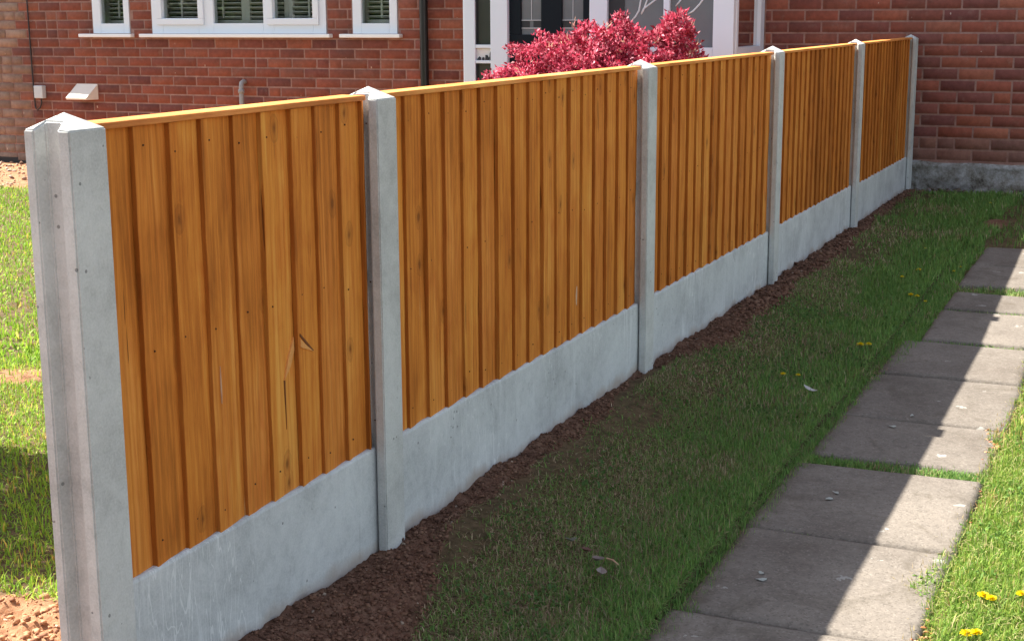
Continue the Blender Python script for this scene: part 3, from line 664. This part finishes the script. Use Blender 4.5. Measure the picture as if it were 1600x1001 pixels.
bm = bmesh.new(); tube(bm, [Vector(p) + hv for p in [(-7.295, WY - .02, .478), (-7.293, WY - .02, .44), (-7.315, WY - .015, .40), (-7.35, WY - .012, .375), (-7.372, WY - .012, .40), (-7.378, WY - .012, .6), (-7.383, WY - .012, 1.3), (-7.383, WY - .012, 3)]], .006, 8); frombm('cable', bm, M['cable'], house, True)
bm = bmesh.new(); tube(bm, [Vector(p) + hv for p in [(-5.235, WY + .02, .64), (-5.235, WY - .02, .645), (-5.235, WY - .045, .637), (-5.235, WY - .055, .60), (-5.235, WY - .055, .3), (-5.235, WY - .055, .02)]], .019, 14)
tube(bm, [Vector(p) + hv for p in [(-5.235, WY - .055, .555), (-5.235, WY - .055, .585)]], .025, 14); frombm('waste_pipe', bm, M['pipe'], house, True)
hobj('pale_mortar_patch', [(-5.36, -5.09, WY - .0035, WY + .004, .742, .752), (-5.36, -5.09, WY - .0035, WY + .004, .668, .676), (-5.36, -5.35, WY - .0035, WY + .004, .6765, .7415), (-5.10, -5.09, WY - .0035, WY + .004, .6765, .7415)], M['frost'], bev=0) if False else None

# ------------------------------------------------------------------ grass
def blades(name, x, y, length, width, tint, lean=.9, zoff=0.0, curl=1.0, segs=3):
    n = len(x); z = gz(x, y) + zoff
    th = RS.uniform(0, 2 * np.pi, n); az = RS.uniform(0, 2 * np.pi, n)
    le = length * RS.uniform(.55, 1.15, n); tilt = np.abs(RS.normal(0, lean, n)).clip(0.05, 1.45)
    dx, dy = np.cos(az), np.sin(az); wx, wy = -dy, dx
    tw = RS.normal(0, .5, n); wx2 = wx * np.cos(tw) + dx * np.sin(tw) * .5; wy2 = wy * np.cos(tw) + dy * np.sin(tw) * .5
    P = []; 
    px, py, pz = x.copy(), y.copy(), z.copy(); ang = tilt * .75
    ws = [1.0, .95, .65, .0] if segs == 3 else [1.0, .8, 0]
    for k in range(segs + 1):
        hw = width * ws[k] / 2
        if k < segs: P.append(np.stack([px - wx2 * hw, py - wy2 * hw, pz], -1)); P.append(np.stack([px + wx2 * hw, py + wy2 * hw, pz], -1))
        else: P.append(np.stack([px, py, pz], -1))
        st = le / segs; px = px + dx * np.sin(ang) * st; py = py + dy * np.sin(ang) * st; pz = pz + np.cos(ang) * st; ang = np.minimum(ang + tilt * .55 * curl, 1.75)
    nv = len(P); V = np.stack(P, 1).reshape(-1, 3); V[:, 2] = np.maximum(V[:, 2], np.repeat(z, nv) - .003)
    b = np.arange(n) * nv; tri = []
    for k in range(segs - 1): tri += [np.stack([b + 2 * k, b + 2 * k + 1, b + 2 * k + 3], -1), np.stack([b + 2 * k, b + 2 * k + 3, b + 2 * k + 2], -1)]
    k = segs - 1; tri += [np.stack([b + 2 * k, b + 2 * k + 1, b + 2 * k + 2], -1)]
    o = npmesh(name, V, np.concatenate(tri), M['grass']); set_color(o.data, 'tint', np.repeat(tint, nv, 0)); tag(o, kind='stuff'); return o
G1 = np.array((.050, .118, .026)); G2 = np.array((.100, .180, .036)); G3 = np.array((.140, .185, .055)); STR = np.array((.24, .20, .115)); BRN = np.array((.13, .095, .05))
def tints(x, y, lush):
    n = len(x); r = RS.random(n); a = RS.random((n, 1)); c = G1 * (1 - a) + G2 * a
    pt = fbm(x * 4.5, y * 4.5, 301); c = np.where((r < .10)[:, None], G3, c)
    dry = np.clip((1 - lush) * .5 + (pt - .54) * 1.1, .02, .6)
    q = RS.random(n) < dry; c = np.where(q[:, None], np.where((RS.random(n) < .38)[:, None], STR, np.where((RS.random(n) < .5)[:, None], BRN, G3 * .75)), c)
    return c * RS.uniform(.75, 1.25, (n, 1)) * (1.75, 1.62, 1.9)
def sample(n, x0, x1, y0, y1, keep):
    x = RS.uniform(x0, x1, n); y = RS.uniform(y0, y1, n); k = RS.random(n) < keep(x, y); return x[k], y[k]
def left_edge(y): return PX0 + .012 + .035 * np.clip(y / 3, 0, 1) + .035 * (y > 3) + .030 * (fbm(y * 3.1, y * 0 + 1, 410) - .35) * 2 + .02 * (vn(y * 18, y * 0, 411) - .5)
def right_edge(y): return 1.112 - .055 * np.exp(-((y - .95) / .17) ** 2) - .035 * np.exp(-((y - 2.25) / .12) ** 2) + .03 * (vn(y * 5, y * 0, 421) - .5) + .018 * (vn(y * 21, y * 0, 422) - .5)
def keepR(x, y):
    s = soilmask(x, y); return (1 - s) ** 2 * (x < left_edge(y)) * (.12 + .88 * sstep(.34, .50, fbm(x * 2.4 + 3, y * 1.7, 333) + .55 * x)) * (.55 + .45 * sstep(.14, .46, x + .22 * (fbm(x * 5, y * 5, 310) - .5)))
def lushR(x, y): return sstep(.16, .52, x + .30 * (fbm(x * 2.6, y * 2.6, 320) - .5))
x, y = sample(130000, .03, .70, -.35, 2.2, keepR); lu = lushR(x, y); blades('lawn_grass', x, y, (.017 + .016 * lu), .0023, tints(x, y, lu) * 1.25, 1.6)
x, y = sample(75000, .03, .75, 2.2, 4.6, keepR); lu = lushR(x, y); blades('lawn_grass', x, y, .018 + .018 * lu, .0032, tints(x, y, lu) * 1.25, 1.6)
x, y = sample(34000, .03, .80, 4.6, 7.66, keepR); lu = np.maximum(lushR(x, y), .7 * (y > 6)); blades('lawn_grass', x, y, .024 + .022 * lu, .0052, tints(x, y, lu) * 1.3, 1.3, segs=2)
x, y = sample(9000, .7, 3.5, 5.66, 7.66, lambda x, y: 1 - soilmask(x, y)); blades('lawn_grass', x, y, .045, .006, tints(x, y, np.ones(len(x))), .8, segs=2)
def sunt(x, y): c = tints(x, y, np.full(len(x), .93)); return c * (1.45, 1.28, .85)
kr = lambda x, y: (x > right_edge(y)) * 1.0
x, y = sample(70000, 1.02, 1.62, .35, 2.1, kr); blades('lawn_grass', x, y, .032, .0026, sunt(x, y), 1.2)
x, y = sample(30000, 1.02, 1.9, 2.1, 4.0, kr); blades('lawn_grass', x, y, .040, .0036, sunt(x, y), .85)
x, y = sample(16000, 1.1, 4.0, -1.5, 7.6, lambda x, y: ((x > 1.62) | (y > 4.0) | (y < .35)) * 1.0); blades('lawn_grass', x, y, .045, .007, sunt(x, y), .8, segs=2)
# thatch and broad weed leaves mixed in
def flatc(n, a, b): q = RS.random((n, 1)); return (np.array(a) * q + np.array(b) * (1 - q)) * RS.uniform(.8, 1.2, (n, 1))
x, y = sample(16000, .05, .66, -.3, 3.4, keepR); blades('thatch', x, y, .030, .0018, flatc(len(x), (.34, .27, .16), (.20, .15, .09)), 3.0, zoff=.006)
x, y = sample(6000, 1.05, 1.7, .35, 3.0, kr); blades('thatch', x, y, .035, .0020, flatc(len(x), (.50, .42, .22), (.36, .38, .14)), 3.0, zoff=.012)
x, y = sample(9000, .10, .64, -.3, 4.0, lambda x, y: keepR(x, y) * (fbm(x * 6, y * 6, 351) > .56)); blades('clover', x, y, .013, .0085, flatc(len(x), (.07, .16, .04), (.11, .20, .06)), 1.2, zoff=.010)
x, y = sample(5000, 1.05, 1.7, .35, 3.0, lambda x, y: kr(x, y) * (fbm(x * 6, y * 6, 352) > .56)); blades('clover', x, y, .014, .0085, flatc(len(x), (.12, .24, .05), (.18, .30, .07)), 1.2, zoff=.016)
x, y = sample(2500, 1.02, 1.16, .35, 3.2, lambda x, y: (np.abs(x - right_edge(y)) < .03) * 1.0); blades('thatch', x, y, .024, .0022, flatc(len(x), (.46, .36, .20), (.30, .26, .12)), 2.5, zoff=.01)
# grass in the slab joints
def joint(yc, wdt, n, x0=.63, x1=1.12, ln=.019): 
    x = RS.uniform(x0, x1, n); y = yc + RS.normal(0, wdt / 2.6, n); t_ = tints(x, y, np.full(n, .8)) * 1.25; blades('joint_grass', x, y, ln, .0028, t_, 1.3, zoff=.004)
joint(1.808, .060, 2600, ln=.022); joint(4.06, .03, 500); joint(4.52, .14, 1600, ln=.03); joint(3.472, .02, 380)
joint(1.17, .006, 40, .62, .8); joint(2.907, .006, 60, .64, 1.0, .012)
# left lawn
def kl(x, y): return (1 - soilmask(x, y)) * ~((x > -.10))
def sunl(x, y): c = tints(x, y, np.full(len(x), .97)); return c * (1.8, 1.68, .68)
x, y = sample(70000, -2.4, -.1, .02, 2.6, kl); blades('lawn_grass', x, y, .028, .0032, sunl(x, y), .9)
x, y = sample(90000, -7.0, -.12, 1.6, 6.4, kl); blades('lawn_grass', x, y, .030, .0062, sunl(x, y), .8, segs=2)
x, y = sample(14000, -9, -2.4, -1, 2.2, kl); blades('lawn_grass', x, y, .045, .010, sunl(x, y), .8, segs=2)

# ------------------------------------------------------------------ soil crumbs
ICO = None
def clods(name, x, y, size, cols, sink=.3, flat=.7):
    n = len(x); bm = bmesh.new(); bmesh.ops.create_icosphere(bm, subdivisions=1, radius=1.0); IV = np.array([v.co[:] for v in bm.verts]); IF = np.array([[v.index for v in f.verts] for f in bm.faces]); bm.free()
    s = size; V = np.repeat(IV[None], n, 0) * RS.uniform(.35, 1.35, (n, len(IV), 1)); V = V * np.stack([s * RS.uniform(.7, 1.3, n), s * RS.uniform(.7, 1.3, n), s * flat], -1)[:, None, :]
    a = RS.uniform(0, 6.28, n); c, s_ = np.cos(a)[:, None], np.sin(a)[:, None]; vx = V[..., 0] * c - V[..., 1] * s_; vy = V[..., 0] * s_ + V[..., 1] * c
    V[..., 0] = vx + x[:, None]; V[..., 1] = vy + y[:, None]; V[..., 2] += (gz(x, y) + s * sink)[:, None]
    F = (IF[None] + (np.arange(n) * len(IV))[:, None, None]).reshape(-1, 3); o = npmesh(name, V.reshape(-1, 3), F, M['clod'])
    set_color(o.data, 'tint', np.repeat(cols, len(IV), 0)); tag(o, kind='stuff')
def ccol(n, pal, wts): p = np.array(pal)[RS.choice(len(pal), n, p=wts)]; return p * RS.uniform(.85, 1.15, (n, 1))
ks = lambda x, y: (soilmask(x, y) > .25) * 1.0
x, y = sample(48000, -.02, .45, -.4, 3.2, ks); clods('soil_crumbs', x, y, .0016 + .0052 * RS.random(len(x)) ** 3, ccol(len(x), [(.17, .090, .060), (.21, .120, .082), (.11, .058, .040), (.34, .26, .20)], [.55, .25, .195, .005]))
x, y = sample(12000, -.02, .35, 3.2, 7.6, ks); clods('soil_crumbs', x, y, .004 + .010 * RS.random(len(x)) ** 3, ccol(len(x), [(.17, .090, .060), (.21, .120, .082), (.11, .058, .040), (.34, .26, .20)], [.55, .25, .195, .005]))
x, y = sample(9000, -.9, -.09, -.75, .14, ks); clods('soil_crumbs', x, y, .0012 + .010 * RS.random(len(x)) ** 6, ccol(len(x), [(.40, .215, .12), (.46, .26, .15), (.26, .13, .08), (.52, .36, .26)], [.5, .26, .22, .02]))
x, y = sample(4000, -9, -.3, 6.2, 7.7, lambda x, y: ks(x, y) * .9); clods('soil_crumbs', x, y, .005 + .022 * RS.random(len(x)) ** 4, ccol(len(x), [(.42, .27, .19), (.55, .42, .33), (.22, .13, .09)], [.5, .3, .2]))
# brown leaf crumbs along the right edge of the path
yy = np.concatenate([RS.normal(2.22, .07, 180), RS.normal(2.5, .22, 70), RS.normal(.58, .08, 160), RS.uniform(.4, 3.2, 120)]); xx = right_edge(yy) + RS.normal(-.002, .010, len(yy))
clods('leaf_crumbs', xx, yy, .0025 + .0035 * RS.random(len(xx)), ccol(len(xx), [(.42, .16, .075), (.30, .10, .06), (.55, .30, .17)], [.5, .3, .2]), sink=2.6, flat=.4)
# rubble at the foot of the right wall
x = RS.uniform(.0, 1.4, 160); y = RS.uniform(7.60, 7.71, 160); clods('rubble', x, y, .010 + .022 * RS.random(160) ** 2, ccol(160, [(.22, .21, .20), (.14, .11, .08), (.33, .33, .33)], [.5, .3, .2]), sink=.4)

# ------------------------------------------------------------------ small things on the ground
FL = [(.492, 4.758, 1.1, 'largest dandelion in the far shaded grass, above the path bend'), (.449, 4.531, .75, 'small dandelion left of the farther cluster in shaded grass'), (.547, 4.164, 1.0, 'dandelion beside the grassy path joint, left of a paired one'),
      (.580, 4.147, .9, 'dandelion touching its left neighbour beside the grassy joint'), (.612, 4.157, .6, 'tiny dandelion nearest the grassy path joint'), (.520, 3.18, 1.1, 'dandelion mid lawn left of the widest visible slabs, left of a pair'), (.545, 3.19, 1.0, 'dandelion mid lawn, right one of a touching pair'),
      (.360, 2.628, .8, 'dull yellow dandelion above the white scrap, left of two'), (.404, 2.663, .7, 'dull yellow dandelion above the white scrap, right of two'), (.635, 4.894, .55, 'very small dandelion by the far path edge'), (.649, 5.02, .5, 'faint far dandelion by the path beyond the small one'),
      (.433, 5.405, .55, 'lone small far dandelion in shade between fence and path'), (.566, 7.069, .7, 'farthest dandelion, close to the house wall'),
      (1.212, .862, 1.15, 'bright dandelion in sunlit grass right of the path, left head of three'), (1.232, .850, 1.1, 'bright sunlit dandelion touching the left head right of the path'), (1.287, .907, 1.0, 'bright dandelion at the right frame edge in sunlit grass'), (1.205, .655, 1.2, 'bright dandelion cut by the bottom frame edge in sunlit grass'), (1.222, .665, 1.1, 'bright dandelion at the bottom edge, right of another')]
def dandelion(x, y, s, label):
    z = float(gz(np.array(x), np.array(y))); root = empty('dandelion', (x, y, z)); tag(root, label, 'dandelion', 'yellow dandelions in the grass')
    s *= .85 if y > 2 else .72; h = .024 if y > 2 else .022; bm = bmesh.new(); lx, ly = random.uniform(-.004, .004), random.uniform(-.004, .004)
    tube(bm, [(0, 0, 0), (lx * .5, ly * .5, h * .5), (lx, ly, h)], .0013, 6); o = frombm('stem', bm, M['grass'], root); set_color(o.data, 'tint', [(.12, .2, .04)] * len(o.data.vertices))
    V = []; F = []; C = []; R = .0155 * s
    for k in range(110):
        a = random.uniform(0, 6.283); el = random.choice([.05, .2, .4, .7, 1.0, 1.3]); r0 = R * (1.0 if el < .5 else .7); c = Vector((lx, ly, h)); d = Vector((math.cos(a) * math.cos(el), math.sin(a) * math.cos(el), math.sin(el))); wv = Vector((-math.sin(a), math.cos(a), 0)) * R * .13
        b = len(V); V += [c, c + d * r0 * .6 + wv, c + d * r0 * .6 - wv, c + d * r0 + wv * .6, c + d * r0 - wv * .6]; F += [(b, b + 1, b + 2)]; F += [(b + 1, b + 3, b + 4, b + 2)]; C += [(.88, .70, .008)] * 5
    o = mesh('flower_head', V, F, M['yellow'], root); set_color(o.data, 'tint', C)
for q in FL: dandelion(*q)
def dry_leaf(name, x, y, L_, W_, rot, colr, label, cat, curl=.3, zo=.028, tilt=.2):
    V = []; n = 8
    for i in range(n + 1):
        t_ = i / n; wv = W_ * math.sin(math.pi * min(1, t_ * 1.02 + .01)) ** .8 / 2
        for s in (-1, 0, 1): V.append((L_ * (t_ - .5), s * wv, abs(s) * wv * .6 + curl * L_ * (t_ - .5) ** 2 + random.uniform(-.001, .001)))
    F = [(3 * i + k, 3 * i + k + 1, 3 * i + k + 4, 3 * i + k + 3) for i in range(n) for k in (0, 1)]
    o = mesh(name, V, F, M['dryleaf']); md = o.modifiers.new('s', 'SOLIDIFY'); md.thickness = .0008; set_color(o.data, 'tint', [colr] * len(V))
    o.location = (x, y, float(gz(np.array(x), np.array(y))) + zo); o.rotation_euler = (random.uniform(-.2, .2), tilt, rot); tag(o, label, cat); return o
dry_leaf('dry_leaf', .415, .660, .092, .024, math.radians(112), (.36, .31, .29), 'long pale dried leaf lying in the near shaded grass under a twig', 'leaf')
dry_leaf('dry_leaf', .383, .725, .034, .026, 1.0, (.27, .21, .19), 'crumpled grey brown leaf just left of the pale twig', 'leaf', .8)
dry_leaf('dry_leaf', .300, .765, .036, .030, 2.2, (.22, .23, .19), 'small grey green leaf in near grass, left of the brown leaf', 'leaf')
dry_leaf('dry_leaf', .345, .752, .030, .020, .4, (.20, .11, .09), 'small dark brown curled leaf between two paler leaves', 'leaf', .8)
dry_leaf('paper_scrap', .493, 2.433, .055, .018, -.35, (.62, .60, .60), 'thin white scrap lying in the lawn beside the path', 'scrap', .9)
bm = bmesh.new(); tube(bm, [(-.022, .006, 0), (0, .001, .003), (.024, -.008, .001)], [.0025, .0022, .0015], 7); o = frombm('twig', bm, M['clod']); set_color(o.data, 'tint', [(.5, .33, .22)] * len(o.data.vertices))
o.location = (.420, .722, float(gz(np.array(.42), np.array(.722))) + .035); o.rotation_euler = (0, 0, -.35); tag(o, 'pale orange twig lying above the long dried leaf', 'twig')
for k, (x, y, s, lb) in enumerate([(.799, 2.204, .011, 'white blossom petal on the shaded slab below the shadow notch'), (.836, 2.354, .008, 'white petal on the shaded slab just above the joint'), (.77, 1.50, .009, 'pale petal on the wide shaded slab, left of centre'), (.763, 1.44, .011, 'pale petal on the wide shaded slab, lower of two'),
                                   (.73, .86, .009, 'pale petal near the left edge of the near shaded slab'), (.74, .82, .012, 'larger pale petal near the left edge of the near shaded slab')]):
    pz = -.0875; V = [(math.cos(a) * s * (1 + .3 * math.sin(3 * a)), math.sin(a) * s * .6, .0015 * (1 + math.sin(2 * a))) for a in [i * .628 for i in range(10)]] + [(0, 0, .001)]
    o = mesh('petal', V, [(i, (i + 1) % 10, 10) for i in range(10)], M['dryleaf']); md = o.modifiers.new('s', 'SOLIDIFY'); md.thickness = .0012; set_color(o.data, 'tint', [(.45, .47, .44)] * 11); o.location = (x, y, pz); o.rotation_euler = (0, 0, k * 1.3); tag(o, lb, 'petal')

# ------------------------------------------------------------------ pink shrub
def leafcloud(centres, radii, nclu, nleaf, Ls, Ws, cols, up=.6, seed=3, spread=.035):
    r = np.random.RandomState(seed); V = []; C = []; F = []
    w_ = np.array([q[0] * q[1] + q[2] * q[0] for q in radii]); w_ = w_ / w_.sum()
    ci = r.choice(len(centres), nclu, p=w_); d = r.normal(size=(nclu, 3)); d /= np.linalg.norm(d, axis=1)[:, None]; rad = r.uniform(.70, 1.08, (nclu, 1))
    cc = np.array(centres)[ci] + d * np.array(radii)[ci] * rad
    n = nclu * nleaf; base = np.repeat(cc, nleaf, 0) + r.normal(0, spread * .45, (n, 3)); nd = np.repeat(d, nleaf, 0)
    dr = r.normal(size=(n, 3)) + nd * .8 + np.array([0, 0, up]); dr /= np.linalg.norm(dr, axis=1)[:, None]
    sd_ = np.cross(dr, r.normal(size=(n, 3))); sd_ /= np.linalg.norm(sd_, axis=1)[:, None]; L_ = Ls * r.uniform(.6, 1.3, (n, 1)); W_ = Ws * r.uniform(.7, 1.3, (n, 1)); nn = np.cross(dr, sd_)
    P = np.stack([base, base + dr * L_ * .45 + sd_ * W_ / 2 + nn * W_ * .15, base + dr * L_ - nn * W_ * .35, base + dr * L_ * .45 - sd_ * W_ / 2 + nn * W_ * .15], 1)
    col_ = np.array(cols)[r.choice(len(cols), n)] * np.repeat(r.uniform(.7, 1.25, (nclu, 1)), nleaf, 0) * r.uniform(.8, 1.2, (n, 1))
    b = np.arange(n) * 4; F = np.stack([b, b + 1, b + 2, b + 3], -1); return P.reshape(-1, 3), F, np.repeat(col_, 4, 0)
sh = empty('pink_shrub', (-1.7, 6.2, -.07)); tag(sh, 'dense crimson pink leaved shrub glowing in the sun behind the fence', 'shrub')
BY = 6.2
cen = [(-2.24, BY, .66), (-2.06, BY, .80), (-1.86, BY + .05, .84), (-1.72, BY, .90), (-1.55, BY, .97), (-1.40, BY + .05, .88), (-1.24, BY, .89), (-1.16, BY, 1.03), (-1.12, BY - .05, .80), (-1.6, BY - .1, .72), (-1.95, BY - .12, .62), (-1.35, BY - .15, .66), (-1.68, BY + .1, .45), (-1.35, BY, .42), (-2.05, BY, .42)]
radi = [(.19, .3, .15), (.19, .32, .22), (.16, .3, .20), (.14, .25, .18), (.12, .25, .18), (.15, .28, .19), (.15, .26, .21), (.075, .14, .11), (.14, .25, .17), (.3, .35, .25), (.28, .34, .25), (.28, .34, .25), (.4, .4, .35), (.35, .35, .3), (.35, .35, .3)]
PK = [(.50, .055, .11), (.40, .035, .075), (.62, .12, .19), (.26, .016, .035), (.72, .23, .30), (.48, .06, .115)]
Vv, Ff, Cc = leafcloud(cen, radi, 2100, 34, .030, .014, PK, .5, 5, .036)
V2, F2, C2 = leafcloud([(a, b, c + .01) for a, b, c in cen[:9]], [(p * 1.07, q * 1.05, s * 1.08) for p, q, s in radi[:9]], 70, 8, .036, .008, [(.62, .45, .33), (.55, .35, .25), (.70, .30, .28)], 1.0, 9)
o = npmesh('foliage', np.concatenate([Vv, V2]) - np.array((-1.7, 6.2, -.07)), np.concatenate([Ff, F2 + len(Vv)]), M['petal'], sh); set_color(o.data, 'tint', np.concatenate([Cc, C2]))
bm = bmesh.new(); r_ = random.Random(4)
for k, c in enumerate(cen):
    tgt = Vector(c) - Vector((-1.7, 6.2, -.07)); s0 = Vector((r_.uniform(-.08, .08), r_.uniform(-.06, .06), 0)); mid_ = s0.lerp(tgt, .5) + Vector((0, 0, -.05)); tube(bm, [s0, mid_, tgt], [.018, .011, .004], 7)
frombm('stems', bm, M['bark'], sh, True)

# ------------------------------------------------------------------ unseen conifer and hedge, added to throw the shade band and show in the glass
def conifer(x, y, rad, h, label):
    z0 = float(gz(np.array(x), np.array(y))); root = empty('shade_conifer', (x, y, z0)); tag(root, label, 'conifer')
    cs = [(0, 0, h * t_) for t_ in (.16, .38, .6, .80)]; rr = [(rad * q, rad * q, h * .20) for q in (.95, 1.0, .97, .86)]
    Vv, Ff, Cc = leafcloud(cs, rr, 1500, 14, .045, .016, [(.05, .10, .025), (.07, .13, .03), (.04, .075, .02)], 1.2, 21, .05); o = npmesh('foliage', Vv, Ff, M['conifer'], root); set_color(o.data, 'tint', Cc)
    bm = bmesh.new(); tube(bm, [(0, 0, 0), (0.01, 0, h * .45), (0, 0, h * .9)], [.05, .04, .015], 9); frombm('trunk', bm, M['bark'], root, True)
conifer(-2.15, .56, .40, 1.75, 'round topped unseen green conifer left of the fence, added to shade the lawn')
def hedge():
    Vv, Ff, Cc = leafcloud([(x_, -13 + .5 * math.sin(x_ * 1.3), z_) for x_ in range(-36, 17, 2) for z_ in (.6, 1.7)], [(1.5, .7, 1.0)] * 54, 13000, 8, .16, .08, [(.06, .12, .025), (.09, .16, .035), (.04, .08, .02)], .5, 31, .25)
    o = npmesh('hedge', Vv, Ff, M['conifer']); set_color(o.data, 'tint', Cc); tag(o, 'long unseen green hedge behind the camera, added to show in the window glass', 'hedge')
hedge()
